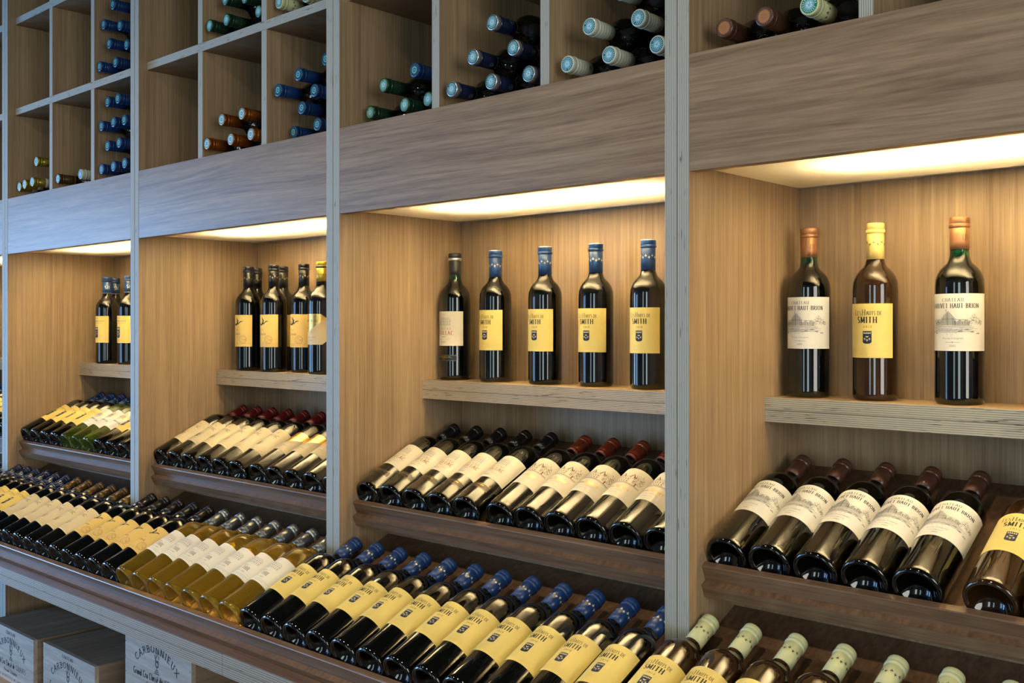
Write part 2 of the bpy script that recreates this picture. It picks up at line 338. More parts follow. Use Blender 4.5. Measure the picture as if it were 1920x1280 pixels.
for k in range(5):
    x0, x1 = SEAM[k]+0.0004, SEAM[k+1]-0.0004; d, n = dirs(A_LOW)
    t = empty('display_tray', (x0, N_LOW[0], -0.6535))
    tag(t, 'section of the long sloping front tray, ' + CNT[k], 'tray', 'sections of the long front display tray')
    nz = N_LOW[1] + 0.6535
    P = lambda s, q: (d[0]*s+n[0]*q, nz+d[1]*s+n[1]*q)
    fx = nz / n[1]
    foot = P(0, -fx); Yp = 1.3985 - N_LOW[0]; s_p = Yp / d[0]; Ye = 1.5400 - N_LOW[0]; s_e = Ye / d[0]
    bm = bmesh.new()
    prism(bm, [P(0, 0), (Yp, nz+s_p*d[1]), (Yp, 0.0003), (foot[0], 0.0003)], 0, x1-x0)
    prism(bm, [(Yp, nz+s_p*d[1]), (Ye, nz+s_e*d[1]), (Ye, 0.0003), (Yp, 0.0003)], XR[k]+0.0005-x0, XL[k]-0.0005-x0)
    for f in bm.faces: f.material_index = 1 if f.normal.z > 0.8 else 0
    link_mesh('tray_board', bm, [M['tray'], M['tray_y']], t)
    bm = bmesh.new(); prism(bm, [(y, z+nz) for y, z in lip_profile((0, 0), A_LOW, 0.0135, 0.0275, 0.0285)], 0, x1-x0)
    link_mesh('tray_lip', bm, [M['tray']], t)
    bm = bmesh.new()
    for z0, z1 in ((0, 0.0216), (0.0222, 0.0437)): box(bm, 0, x1-x0, 0, RY1-0.003-1.1235, z0, z1, front=1)
    c = link_mesh('countertop', bm, [M['tray'], M['ply_c']])
    c.location = (x0, 1.1235, -0.6975)
    tag(c, 'plywood counter section with layered edge, ' + CNT[k], 'countertop', 'sections of the long plywood counter')

# ------------------------------------------------------------------ lettering: a small serif stroke alphabet
def A_(cx, cy, rx, ry, a0, a1, n=10):
    return [(cx+rx*math.cos(math.radians(a0+(a1-a0)*i/n)), cy+ry*math.sin(math.radians(a0+(a1-a0)*i/n))) for i in range(n+1)]
G = {
 'A': (.72, [[(.04,0),(.36,1)], [(.36,1),(.68,0)], [(.15,.36),(.57,.36)]]),
 'B': (.62, [[(.12,0),(.12,1)], [(.12,1),(.3,1)]+A_(.3,.76,.22,.24,90,-90)+[(.12,.52)], [(.3,.52)]+A_(.3,.26,.27,.26,90,-90)+[(.12,0)]]),
 'C': (.68, [A_(.38,.5,.32,.5,50,310,16)]),
 'D': (.72, [[(.12,0),(.12,1)], [(.12,1),(.3,1)]+A_(.3,.5,.36,.5,90,-90,14)+[(.12,0)]]),
 'E': (.58, [[(.12,0),(.12,1)], [(.12,1),(.52,1)], [(.12,.52),(.44,.52)], [(.12,0),(.54,0)]]),
 'F': (.54, [[(.12,0),(.12,1)], [(.12,1),(.5,1)], [(.12,.52),(.42,.52)]]),
 'G': (.74, [A_(.38,.5,.32,.5,50,320,16), [(.64,.42),(.64,.1)], [(.46,.42),(.7,.42)]]),
 'H': (.74, [[(.12,0),(.12,1)], [(.62,0),(.62,1)], [(.12,.52),(.62,.52)]]),
 'I': (.28, [[(.14,0),(.14,1)]]),
 'J': (.40, [[(.26,1),(.26,.18)]+A_(.12,.18,.14,.2,0,-120,6)]),
 'L': (.56, [[(.12,0),(.12,1)], [(.12,0),(.52,0)]]),
 'M': (.90, [[(.12,0),(.14,1)], [(.14,1),(.45,.1)], [(.45,.1),(.76,1)], [(.76,1),(.78,0)]]),
 'N': (.76, [[(.12,0),(.12,1)], [(.12,1),(.64,0)], [(.64,0),(.64,1)]]),
 'O': (.76, [A_(.38,.5,.32,.5,0,360,22)]),
 'P': (.58, [[(.12,0),(.12,1)], [(.12,1),(.28,1)]+A_(.28,.74,.24,.26,90,-90)+[(.12,.48)]]),
 'R': (.66, [[(.12,0),(.12,1)], [(.12,1),(.28,1)]+A_(.28,.75,.23,.25,90,-90)+[(.12,.5)], [(.3,.5),(.62,0)]]),
 'S': (.52, [A_(.26,.74,.19,.25,40,270,10)+A_(.26,.25,.21,.25,90,-140,10)]),
 'T': (.64, [[(.32,0),(.32,1)], [(.04,1),(.60,1)]]),
 'U': (.72, [[(.12,1),(.12,.3)]+A_(.36,.3,.24,.3,180,360,10)+[(.60,1)]]),
 'V': (.68, [[(.04,1),(.34,0)], [(.34,0),(.64,1)]]),
 'X': (.68, [[(.06,0),(.60,1)], [(.08,1),(.62,0)]]),
 'Y': (.64, [[(.04,1),(.32,.5)], [(.60,1),(.32,.5)], [(.32,.5),(.32,0)]]),
 '0': (.52, [A_(.26,.5,.2,.5,0,360,18)]), '1': (.32, [[(.18,0),(.18,1)]]),
 '2': (.52, [A_(.25,.72,.19,.27,160,-30,10)+[(.06,0)], [(.06,0),(.46,0)]]),
 '5': (.5, [[(.42,1),(.12,1),(.1,.55)]+A_(.24,.32,.2,.31,100,-150,10)]),
 '3': (.5, [A_(.23,.75,.18,.24,150,-80,8)+A_(.23,.26,.21,.27,80,-150,10)]),
 '-': (.34, [[(.05,.42),(.29,.42)]]), ' ': (.34, []), '&': (.5, [A_(.24,.5,.18,.45,0,360,12)]),
 'a': (.48, [[(.38,.62),(.38,0)], A_(.23,.3,.17,.3,20,380,14)]), 'c': (.42, [A_(.24,.3,.18,.31,50,310,10)]),
 'd': (.5, [[(.4,1),(.4,0)], A_(.23,.3,.18,.31,20,380,14)]), 'e': (.46, [A_(.24,.3,.18,.31,0,310,14), [(.07,.31),(.41,.31)]]),
 'g': (.48, [[(.4,.6),(.4,-.12)]+A_(.24,-.12,.16,.15,0,-150,6), A_(.23,.32,.17,.28,20,380,14)]),
 'h': (.5, [[(.1,0),(.1,1)], A_(.25,.36,.15,.25,180,0,8)+[(.40,0)]]),
 'i': (.22, [[(.11,0),(.11,.6)], [(.11,.78),(.11,.86)]]), 'l': (.22, [[(.11,0),(.11,1)]]),
 'n': (.5, [[(.1,0),(.1,.6)], A_(.25,.36,.15,.25,180,0,8)+[(.40,0)]]), 'o': (.48, [A_(.24,.3,.18,.31,0,360,14)]),
 'r': (.36, [[(.1,0),(.1,.6)], A_(.25,.36,.15,.24,170,50,5)]), 's': (.38, [A_(.19,.46,.13,.15,50,270,7)+A_(.19,.15,.14,.16,90,-140,7)]),
 't': (.32, [[(.14,.9),(.14,.08),(.26,0)], [(.02,.6),(.28,.6)]]), 'u': (.5, [[(.1,.6),(.1,.25)]+A_(.25,.24,.15,.24,180,360,8)+[(.4,.6)], [(.4,.3),(.4,0)]]),
 'v': (.44, [[(.04,.6),(.22,0)], [(.22,0),(.40,.6)]]),
 '\u00e9': (.46, [A_(.24,.3,.18,.31,0,310,14), [(.07,.31),(.41,.31)], [(.2,.74),(.32,.92)]]),
 '\u00e8': (.46, [A_(.24,.3,.18,.31,0,310,14), [(.07,.31),(.41,.31)], [(.16,.92),(.28,.74)]]),
 '\u00e2': (.48, [[(.38,.62),(.38,0)], A_(.23,.3,.17,.3,20,380,14), [(.1,.72),(.22,.9),(.34,.72)]]),
}
class Ink:
    """flat artwork in (s, t) metres, wrapped on a cylinder (radius R) or left plane"""
    def __init__(self): self.q = []; self.mats = []
    def mi(self, m):
        if m not in self.mats: self.mats.append(m)
        return self.mats.index(m)
    def quad(self, pts, m, layer=1): self.q.append((pts, self.mi(m), layer))
    def rect(self, s0, s1, t0, t1, m, layer=1, step=0.004):
        n = max(1, int(math.ceil(abs(s1-s0)/step)))
        for i in range(n):
            a = s0+(s1-s0)*i/n; b_ = s0+(s1-s0)*(i+1)/n
            self.quad([(a,t0),(b_,t0),(b_,t1),(a,t1)], m, layer)
    def shape(self, s0, s1, ftop, fbot, m, layer=0, n=30):
        for i in range(n):
            a = s0+(s1-s0)*i/n; b_ = s0+(s1-s0)*(i+1)/n
            self.quad([(a,fbot(a)),(b_,fbot(b_)),(b_,ftop(b_)),(a,ftop(a))], m, layer)
    def stroke(self, pts, w, m, layer=1, thin=None, step=0.004):
        """ribbon; thin = width of horizontals (broad nib) when given; w may be a list"""
        P = []
        for i in range(len(pts)-1):
            (x0,y0),(x1,y1) = pts[i], pts[i+1]; L = math.hypot(x1-x0, y1-y0); n = max(1, int(L/step))
            for j in range(n): P.append((x0+(x1-x0)*j/n, y0+(y1-y0)*j/n, (i+j/n)/(len(pts)-1)))
        P.append((pts[-1][0], pts[-1][1], 1.0))
        sides = []
        for i, (x, y, f) in enumerate(P):
            a = P[max(i-1,0)]; c = P[min(i+1,len(P)-1)]; dx, dy = c[0]-a[0], c[1]-a[1]; L = math.hypot(dx,dy) or 1e-9
            dx /= L; dy /= L
            if isinstance(w, (list, tuple)):
                g = f*(len(w)-1); j = min(int(g), len(w)-2); ww = w[j]+(w[j+1]-w[j])*(g-j)
            else: ww = w if thin is None else thin+(w-thin)*abs(dy)
            sides.append(((x-dy*ww/2, y+dx*ww/2), (x+dy*ww/2, y-dx*ww/2)))
        for i in range(len(sides)-1):
            self.quad([sides[i][1], sides[i+1][1], sides[i+1][0], sides[i][0]], m, layer)
    def text(self, txt, s, t, h, m, width=None, layer=1, bold=.17, serif=True, xf=None, fh=1.0, track=.17):
        """centred at s, baseline t, cap height h; width squeezes/stretches"""
        W_ = sum(G[c][0]+track for c in txt)-track; k = h if width is None else width/W_
        x = -W_*k/2
        for c in txt:
            gw, strokes = G[c]
            for st in strokes:
                pts = [(s+x+px*k, t+py*h) for px, py in st]
                if xf: pts = [xf(p) for p in pts]
                self.stroke(pts, bold*h, m, layer, thin=bold*h*.42)
                if serif and h > 0.004:
                    for e, o in ((0, 1), (-1, -2)):
                        (ex, ey), (ox, oy) = st[e], st[o]
                        if (abs(ey) < .02 or abs(ey-1) < .02 or abs(ey-.6) < .03) and abs(ox-ex) < .7*abs(oy-ey):
                            q = [(s+x+(ex-.12)*k, t+ey*h), (s+x+(ex+.12)*k, t+ey*h)]
                            if xf: q = [xf(p) for p in q]
                            self.stroke(q, bold*h*.42, m, layer)
            x += (gw+track)*k
    def micro(self, s, t, width, h, m, layer=1, seed=1):
        """a line of print too small to read"""
        r = random.Random(seed); x = s-width/2
        while x < s+width/2-h*.3:
            w = h*r.uniform(.3, .55)
            if r.random() < .85: self.stroke([(x+h*.1, t+h*r.uniform(0,.2)), (x+w*.6, t+h*r.uniform(.6,1))], h*.2, m, layer)
            if r.random() < .6: self.stroke([(x+h*.1, t+h*r.uniform(.6,1)), (x+w*.7, t+h*r.uniform(0,.4))], h*.16, m, layer)
            x += w+h*.14
    def disc(self, s, t, r, m, layer=1, n=20, ry=None):
        ry = ry or r
        for i in range(n//2):
            a = PI*i/(n/2); b_ = PI*(i+1)/(n/2)
            x0, x1 = -r*math.cos(a), -r*math.cos(b_)
            self.quad([(s+x0,t-ry*math.sin(a)),(s+x1,t-ry*math.sin(b_)),(s+x1,t+ry*math.sin(b_)),(s+x0,t+ry*math.sin(a))], m, layer)
    def ring(self, s, t, r, w, m, layer=1, n=24, ry=None):
        ry = ry or r
        self.stroke([(s+r*math.cos(2*PI*i/n), t+ry*math.sin(2*PI*i/n)) for i in range(n+1)], w, m, layer)
    def fleur(self, s, t, h, m, layer=1, flip=False):
        f = -1 if flip else 1
        self.stroke([(s, t-f*h*.5), (s, t+f*h*.5)], [h*.10, h*.30, h*.05], m, layer)
        for d_ in (-1, 1):
            self.stroke([(s, t-f*h*.08), (s+d_*h*.22, t+f*h*.16), (s+d_*h*.36, t+f*h*.02)], [h*.12, h*.16, h*.06], m, layer)
        self.stroke([(s-h*.24, t-f*h*.12), (s+h*.24, t-f*h*.12)], h*.09, m, layer)
    def wrap(self, R, bm=None, moff=0):
        bm = bm or bmesh.new()
        for pts, mi, layer in self.q:
            r = R+0.00022+layer*0.00013
            vs = []
            for s_, t_ in pts:
                a = s_/R; vs.append(bm.verts.new((r*math.sin(a), -r*math.cos(a), t_)))
            try: f = bm.faces.new(vs); f.material_index = mi+moff
            except ValueError: pass
        return bm
    def flat(self, bm, y, moff=0, eps=0.0004):
        for pts, mi, layer in self.q:
            try: f = bm.faces.new([bm.verts.new((s_, y-eps*layer, t_)) for s_, t_ in pts]); f.material_index = mi+moff
            except ValueError: pass

# ------------------------------------------------------------------ labels
RB = 0.0372
def finish_label(ink):
    bm = ink.wrap(RB); me = bpy.data.meshes.new('label'); bm.normal_update(); bm.to_mesh(me); bm.free()
    for k in ink.mats: me.materials.append(M[k])
    return me
def crest(I, s, t, w, h):
    I.shape(s-w/2, s+w/2, lambda x: t+h/2, lambda x: t-h/2+h*.12*(abs(x-s)/(w/2))**3, 'ink_navy', 1, 8)
    for i in range(5): I.stroke([(s-w*.36+i*w*.18, t+h*.32), (s-w*.36+i*w*.18, t+h*.42)], w*.08, 'ink_cream', 2)
    I.stroke([(s-w*.4, t+h*.30), (s+w*.4, t+h*.30)], h*.035, 'ink_cream', 2)
    I.stroke(A_(s, t+h*.16, w*.18, h*.12, 200, 340, 8), [h*.02, h*.09, h*.02], 'ink_cream', 2)
    for dx, dz in ((-.27, -.12), (.27, -.12), (0, -.22)): I.fleur(s+dx*w, t+dz*h, w*.34, 'ink_cream', 2)
def lab_smith(year='2010', off=0.0):
    I = Ink(); I.rect(-.0455, .0455, .0725, .164, 'lab_yellow', 0)
    o = off
    I.text('L', o-.0205, .1445, .0092, 'ink', layer=1, bold=.12); I.text('ES', o-.0135, .1445, .0066, 'ink', bold=.13)
    I.text('H', o-.0045, .1445, .0092, 'ink', bold=.12); I.text('AUTS', o+.0075, .1445, .0066, 'ink', width=.0145, bold=.13)
    I.text('DE', o+.0215, .1445, .0066, 'ink', width=.0075, bold=.13)
    I.rect(o-.026, o+.028, .1416, .1419, 'gold', 1)
    I.text('SMITH', o+.0005, .1315, .0100, 'ink', width=.034, bold=.20)
    I.text(year, o+.002, .1232, .0034, 'ink_brown', width=.0145, bold=.2, track=.35)
    crest(I, o+.0015, .1070, .0150, .0215)
    I.text('GRAVES', o+.002, .0872, .0022, 'gold', width=.019, bold=.2, serif=False)
    I.rect(-.040, .040, .0845, .0848, 'gold', 1)
    I.micro(o+.001, .0786, .046, .0020, 'gold', seed=3)
    return finish_label(I)
def lab_haut():
    I = Ink(); I.rect(-.0470, .0470, .0730, .1650, 'lab_yellow2', 0)
    I.text('CHATEAU', 0, .156, .0026, 'ink_brown', width=.018, serif=False)
    I.text('S', -.0235, .1450, .0062, 'ink_brown'); I.text('MITH', -.0145, .1450, .0046, 'ink_brown', width=.0125)
    I.text('H', -.0035, .1450, .0062, 'ink_brown'); I.text('AUT', .0040, .1450, .0046, 'ink_brown', width=.0095)
    I.text('L', .0130, .1450, .0062, 'ink_brown'); I.text('AFITTE', .0240, .1450, .0046, 'ink_brown', width=.0165)
    I.micro(0, .1395, .050, .0022, 'ink_brown', seed=5)
    crest(I, -.001, .1085, .0185, .0370)
    I.rect(-.042, .042, .0835, .0838, 'gold', 1); I.micro(0, .0775, .05, .0022, 'gold', seed=6)
    return finish_label(I)
def building(I, x0, x1, z0, z1, m, roof=True, bays=6, r=None):
    r = r or random.Random(4); h = z1-z0
    I.stroke([(x0, z0), (x1, z0)], .0005, m); I.stroke([(x0, z0+h*.62), (x1, z0+h*.62)], .0004, m)
    I.stroke([(x0, z0), (x0, z0+h*.62)], .0005, m); I.stroke([(x1, z0), (x1, z0+h*.62)], .0005, m)
    I.stroke([(x0-.001, z0+h*.62), (x0+.004, z1-h*.08), (x1-.004, z1-h*.08), (x1+.001, z0+h*.62)], .0005, m)
    c = (x0+x1)/2; I.stroke([(c-.007, z0+h*.70), (c, z1), (c+.007, z0+h*.70)], .0005, m)
    for i in range(bays):
        x = x0+(x1-x0)*(i+.5)/bays
        for f0, f1 in ((.08, .27), (.36, .54)):
            I.rect(x-.0010, x+.0010, z0+h*f0, z0+h*f1, m)
    y = z0+h*.66
    while y < z1-h*.12:
        I.stroke([(x0+.002, y), (x1-.002, y)], .00025, m); y += .0012
def lab_larrivet():
    I = Ink(); r = random.Random(11); I.rect(-.0600, .0600, .0863, .1775, 'lab_white', 0)
    I.text('CHATEAU', 0, .1648, .0052, 'ink', width=.0335, bold=.14)
    I.text('LARRIVET HAUT-BRION', 0, .1545, .0072, 'ink', width=.0830, bold=.16)
    g = 'ink_grey'
    # main roof, towers and reflections drawn as pen hatching
    def hatch(x0, x1, fb, ft, step, w, m=g):
        x = x0
        while x < x1: I.stroke([(x, fb(x)), (x+r.uniform(-.0003,.0003), ft(x))], w, m); x += step*r.uniform(.7, 1.3)
    base = .1270
    hatch(-.018, .004, lambda x: base, lambda x: base+.010+max(0, .0115-abs(x+.007)*1.1), .0009, .00045)
    I.stroke([(-.018, base+.011), (-.007, base+.0225), (.004, base+.011)], .0006, g)
    I.stroke([(-.020, base+.010), (.006, base+.010)], .0005, g)
    I.stroke([(-.010, base+.0215), (-.010, base+.0255)], .0008, g)
    hatch(-.034, -.018, lambda x: base, lambda x: base+.0065+.002*math.sin(x*900), .0008, .00045, 'ink_lgrey')
    hatch(.004, .026, lambda x: base, lambda x: base+.0075+.0015*math.sin(x*700), .0008, .00045)
    I.stroke([(.004, base+.009), (.022, base+.009), (.026, base+.006)], .0005, g)
    for cx, hh, ww in ((-.030,.010,.006), (-.023,.009,.004), (.029,.014,.004), (.034,.017,.004), (.040,.012,.005), (.0455,.007,.004)):
        for _ in range(42):
            a = r.uniform(0, 2*PI); q = math.sqrt(r.random()); x = cx+q*ww*math.cos(a); z = base+hh*.55+q*hh*.5*math.sin(a)
            I.stroke([(x, z), (x+r.uniform(-.001,.001), z+r.uniform(.0006,.0014))], .0005, g)
    for i in range(9):
        z = base-.0012*(i+.6); a = -.043+r.uniform(0,.012); e = .040-r.uniform(0,.014)
        I.stroke([(a, z), ((a+e)/2, z-.0006), (e, z+.0004)], .00045, 'ink_lgrey' if i % 2 else g)
    I.stroke([(-.026, base-.004), (.010, base-.0046)], .0009, 'white', 2)
    for _ in range(60):
        x = r.gauss(-.004, .012); z = base-.0035-abs(r.gauss(0,.006)); I.stroke([(x, z), (x, z-r.uniform(.0008,.003))], .0004, 'ink_lgrey')
    for cx, cz in ((.012,-.009), (.022,-.0065), (.030,-.010), (-.030,-.012), (.040,-.0125)):
        I.disc(cx, base+cz, .0030, 'ink_lgrey', 1, 10, ry=.0009); I.stroke([(cx-.004, base+cz-.001), (cx+.003, base+cz-.0012)], .0005, g)
    I.stroke([(-.044, base-.013), (-.036, base-.011), (-.028, base-.0085)], .0006, g)
    I.text('Pessac-L\u00e9ognan', 0, .1052, .0030, 'ink_grey', width=.032, serif=False, bold=.13)
    I.stroke([(-.011, .1000), (.011, .1000)], .00045, g); I.disc(0, .1000, .0008, g)
    I.text('2005', 0, .0928, .0030, 'ink_grey', width=.010, serif=False, bold=.15)
    return finish_label(I)
def lab_feuillac():
    I = Ink(); I.rect(-.0500, .0500, .0810, .1625, 'lab_ivory', 0)
    I.micro(0, .1550, .012, .0018, 'ink_rust', seed=8)
    building(I, -.019, .019, .1290, .1485, 'ink_lgrey', bays=8)
    I.text('CHATEAU', 0, .1185, .0062, 'ink_rust', width=.040, bold=.13)
    I.text('FEUILLAC', 0, .1070, .0088, 'ink_red', width=.052, bold=.19)
    I.stroke([(-.009, .1022), (.009, .1022)], [.0002, .0012, .0002], 'ink_brown')
    I.micro(0, .0960, .036, .0018, 'ink_rust', seed=9)
    I.text('MEDOC', 0, .0885, .0038, 'ink_grey', width=.015, bold=.14)
    I.rect(-.034, .034, .0450, .0600, 'lab_black', 0)
    I.rect(-.034, .034, .0588, .0591, 'gold', 1); I.rect(-.034, .034, .0459, .0462, 'gold', 1)
    I.text('CRU BOURGEOIS', 0, .0530, .0030, 'gold', width=.040, serif=False); I.micro(0, .0485, .014, .0024, 'gold', seed=2)
    return finish_label(I)
def lab_hare():
    I = Ink(); r = random.Random(5); I.rect(-.0460, .0460, .0700, .1610, 'lab_hare', 0)
    cx, cz = -.004, .1400; k = 'ink'
    I.stroke([(cx-.017, cz-.001), (cx-.011, cz-.0060), (cx-.002, cz-.0075), (cx+.003, cz-.003), (cx+.006, cz+.004)], [.0020, .0034, .0050, .0062, .0045], k, 1)
    I.stroke([(cx-.001, cz+.0145), (cx+.001, cz+.009), (cx+.005, cz+.0045), (cx+.008, cz+.0035)], [.0006, .0032, .0044, .0016], k, 1)
    I.stroke([(cx+.003, cz-.0035), (cx+.010, cz-.0030), (cx+.015, cz+.0015), (cx+.023, cz+.0025)], [.0050, .0022, .0030, .0012], k, 1)
    I.stroke([(cx-.012, cz-.006), (cx-.0115, cz-.0005)], [.0024, .0006], k, 1)
    I.stroke([(cx+.006, cz-.003), (cx+.008, cz-.008)], [.0030, .0008], k, 1)
    I.text('Le', -.004, .1150, .0072, 'ink_brown', serif=False, bold=.11)
    I.text('Li\u00e8vre', -.004, .1030, .0080, 'ink_brown', width=.0280, serif=False, bold=.15)
    I.micro(-.004, .0955, .016, .0018, 'ink_rust', seed=4)
    I.ring(.0185, .0905, .0112, .0010, 'ink_rust'); I.ring(.0185, .0905, .0094, .0004, 'ink_rust')
    for _ in range(26):
        a = r.uniform(0, 2*PI); q = .0085*math.sqrt(r.random()); b0 = r.uniform(0, 2*PI)
        x, z = .0185+q*math.cos(a), .0905+q*math.sin(a)
        I.stroke([(x, z), (x+.0016*math.cos(b0), z+.0016*math.sin(b0)), (x+.0026*math.cos(b0+1), z+.0026*math.sin(b0+1))], .0006, 'ink_rust')
    I.rect(-.040, .040, .0790, .0793, 'ink_brown', 1); I.micro(-.004, .0745, .055, .0018, 'ink_rust', seed=7)
    return finish_label(I)
def lab_martillac():
    I = Ink()
    cut = lambda x: .1610-max(0, abs(x)-.030)*.75; bot = lambda x: .0790+max(0, abs(x)-.034)*.8
    I.shape(-.046, .046, cut, bot, 'lab_beige', 0, 32)
    dia = lambda x: .110+.42*(x+.046)*1.0
    I.shape(-.0455, .0455, lambda x: cut(x)-.0006, lambda x: min(cut(x)-.0007, max(.112, .112+(x+.010)*.66)), 'gold', 1, 32)
    I.text('MARTILLAC', 0, .1395, .0060, 'ink_brown', width=.046, layer=2, bold=.15)
    I.fleur(-.020, .1220, .012, 'ink', 2); I.stroke([(-.026, .1145), (-.014, .1145)], .0012, 'ink', 2)
    for i in range(3): I.stroke([(-.006+i*.003, .1085-i*.001), (.036, .1365-i*.0045)], .0005, 'ink_rust', 2)
    I.text('VIN DE GRAVES', 0, .0975, .0026, 'ink_grey', width=.036, serif=False); I.micro(-.006, .0895, .026, .0022, 'ink_grey', seed=12)
    return finish_label(I)
def lab_rtic():
    I = Ink(); r = random.Random(8); I.rect(-.0480, .0480, .0640, .1640, 'lab_cream', 0)
    I.micro(0, .1570, .020, .0018, 'ink_rust', seed=1)
    I.text('LE DE', .002, .1465, .0050, 'ink_brown', width=.021, bold=.13)
    I.text('ARTIC', 0, .1300, .0085, 'ink', width=.044, bold=.18)
    I.text('2011', -.008, .1235, .0034, 'ink_brown', width=.011, serif=False)
    for i in range(9):
        a = math.radians(90+(i-4)*17); L = .015*r.uniform(.8, 1.15)
        I.stroke([(-.006, .0905), (-.006+L*.55*math.cos(a)+.001, .0905+L*.6*math.sin(a)), (-.006+L*1.15*math.cos(a), .0905+L*1.25*math.sin(a))], [.0012, .0009, .0004], 'ink_brown')
        for _ in range(5):
            q = r.uniform(.5, 1.2); x, z = -.006+L*q*math.cos(a), .0905+L*q*math.sin(a)
            I.stroke([(x, z), (x+r.uniform(-.003,.003), z+r.uniform(-.001,.003))], .0007, 'ink_brown')
    I.stroke([(-.018, .0905), (-.006, .0870), (.007, .0905)], [.0006, .0030, .0006], 'ink_brown'); I.stroke([(-.006, .0905), (-.006, .0845)], .0016, 'ink_brown')
    I.micro(0, .0775, .058, .0018, 'ink_rust', seed=2); I.micro(0, .0715, .064, .0018, 'ink_rust', seed=3)
    I.rect(-.046, .046, .0690, .0692, 'ink_rust', 1)
    return finish_label(I)
def lab_thil():
    I = Ink(); I.rect(-.0450, .0450, .0810, .1640, 'lab_white', 0)
    I.micro(0, .1575, .012, .0018, 'ink_lgrey', seed=5)
    building(I, -.024, .024, .1280, .1480, 'ink_lgrey', bays=9)
    I.text('Ch\u00e2teau', -.004, .1165, .0042, 'ink_lgrey', width=.017, serif=False, bold=.14)
    I.text('LE THIL', 0, .1040, .0092, 'ink_grey', width=.040, bold=.18)
    I.text('COMTE CLARY', 0, .0960, .0032, 'ink_grey', width=.032, serif=False, bold=.15)
    I.rect(-.040, .040, .0905, .0909, 'ink_blue', 1); I.micro(0, .0862, .055, .0017, 'ink_blue', seed=6)
    return finish_label(I)
def lab_olivier():
    I = Ink(); r = random.Random(2); I.rect(-.0480, .0480, .0760, .1680, 'lab_ivory', 0)
    b = 'ink_brown'; I.micro(-.004, .1620, .014, .0018, b, seed=5)
    building(I, -.028, .010, .1230, .1440, b, bays=7)
    for x0 in (-.030, -.012, .008):
        I.shape(x0, x0+.008, lambda x: .1400, lambda x: .1230, 'ink_brown', 1, 2) if x0 == -.030 else None
        I.stroke([(x0-.001, .1400), (x0+.004, .1500), (x0+.009, .1400)], .0022, b)
    for _ in range(170):
        a = r.uniform(0, 2*PI); q = math.sqrt(r.random()); x, z = .026+q*.012*math.cos(a), .1390+q*.0150*math.sin(a)
        I.stroke([(x, z), (x+r.uniform(-.0014,.0014), z+r.uniform(-.0012,.0016))], .0009, b)
    I.stroke([(-.040, .1215), (.038, .1215)], .0012, b); I.stroke([(-.038, .1190), (.036, .1190)], .0006, b)
    I.stroke([(.026, .1220), (.026, .1300)], .0022, b)
    I.text('Ch\u00e2teau', -.019, .1040, .0062, b, width=.020, serif=False, bold=.14)
    I.text('Olivier', .009, .1020, .0095, 'gold', width=.034, serif=False, bold=.19)
    I.micro(-.004, .0950, .040, .0022, 'ink_rust', seed=9); I.micro(-.004, .0880, .030, .0018, 'ink_lgrey', seed=10)
    I.rect(-.046, .046, .0835, .0837, 'ink_lgrey', 1)
    return finish_label(I)
def lab_carbo():
    I = Ink(); I.rect(-.0480, .0480, .0760, .1680, 'lab_white', 0)
    I.disc(0, .1380, .0220, 'gold', 1, 24, ry=.0175); I.disc(0, .1380, .0200, 'lab_ivory', 2, 24, ry=.0158)
    r = random.Random(3)
    for _ in range(150):
        x, z = r.uniform(-.016,.016), .1310+r.uniform(0, .014)*(1-abs(r.uniform(-1,1))*.4)
        I.stroke([(x, z), (x+r.uniform(-.001,.001), z+.0018)], .0006, 'ink_brown', 3)
    I.stroke([(-.018, .1300), (.018, .1300)], .0010, 'ink_brown', 3)
    I.text('CARBONNIEUX', 0, .1060, .0060, 'ink', width=.056, bold=.18)
    I.micro(0, .0985, .050, .0020, 'ink_lgrey', seed=4); I.micro(0, .0900, .058, .0018, 'ink_lgrey', seed=5)
    return finish_label(I)
LB = dict(smith=lab_smith(), smith12=lab_smith('2012'), haut=lab_haut(), larrivet=lab_larrivet(), feuillac=lab_feuillac(), hare=lab_hare(),
          martillac=lab_martillac(), rtic=lab_rtic(), thil=lab_thil(), olivier=lab_olivier(), carbo=lab_carbo())

# ------------------------------------------------------------------ bottle meshes
def lathe(name, prof, mats, mfun=None, n=40, smooth=True):
    bm = bmesh.new(); rings = []
    for r, z in prof:
        if r < 1e-6: rings.append([bm.verts.new((0, 0, z))])
        else: rings.append([bm.verts.new((r*math.cos(2*PI*i/n), r*math.sin(2*PI*i/n), z)) for i in range(n)])
    for k in range(len(prof)-1):
        a, b_ = rings[k], rings[k+1]
        for i in range(n):
            j = (i+1) % n
            if len(a) == 1: f = bm.faces.new((a[0], b_[j], b_[i]))
            elif len(b_) == 1: f = bm.faces.new((a[i], a[j], b_[0]))
            else: f = bm.faces.new((a[i], a[j], b_[j], b_[i]))
            if mfun: f.material_index = mfun(k)
            f.smooth = smooth
    bmesh.ops.recalc_face_normals(bm, faces=bm.faces[:])
    me = bpy.data.meshes.new(name); bm.to_mesh(me); bm.free()
    for m_ in mats: me.materials.append(m_)
    return me
GP = [(0, .024), (.008, .0232), (.016, .0195), (.023, .0125), (.0275, .0055), (.0305, .0014), (.0328, .0002), (.0350, .0010), (.0368, .0036), (.0376, .0070), (.0378, .012),
      (.0378, .060), (.0378, .120), (.0378, .184), (.0377, .1885), (.0373, .1945), (.0363, .2005), (.0345, .2068), (.0317, .2130), (.0280, .2185), (.0236, .2230), (.0195, .2270),
      (.0166, .2320), (.0150, .2385), (.0143, .2470), (.0139, .2560), (.0137, .2900), (.0137, .2990), (.0, .2990)]
GP = [(r*RB/.0378 if z < .2 else r, z) for r, z in GP]
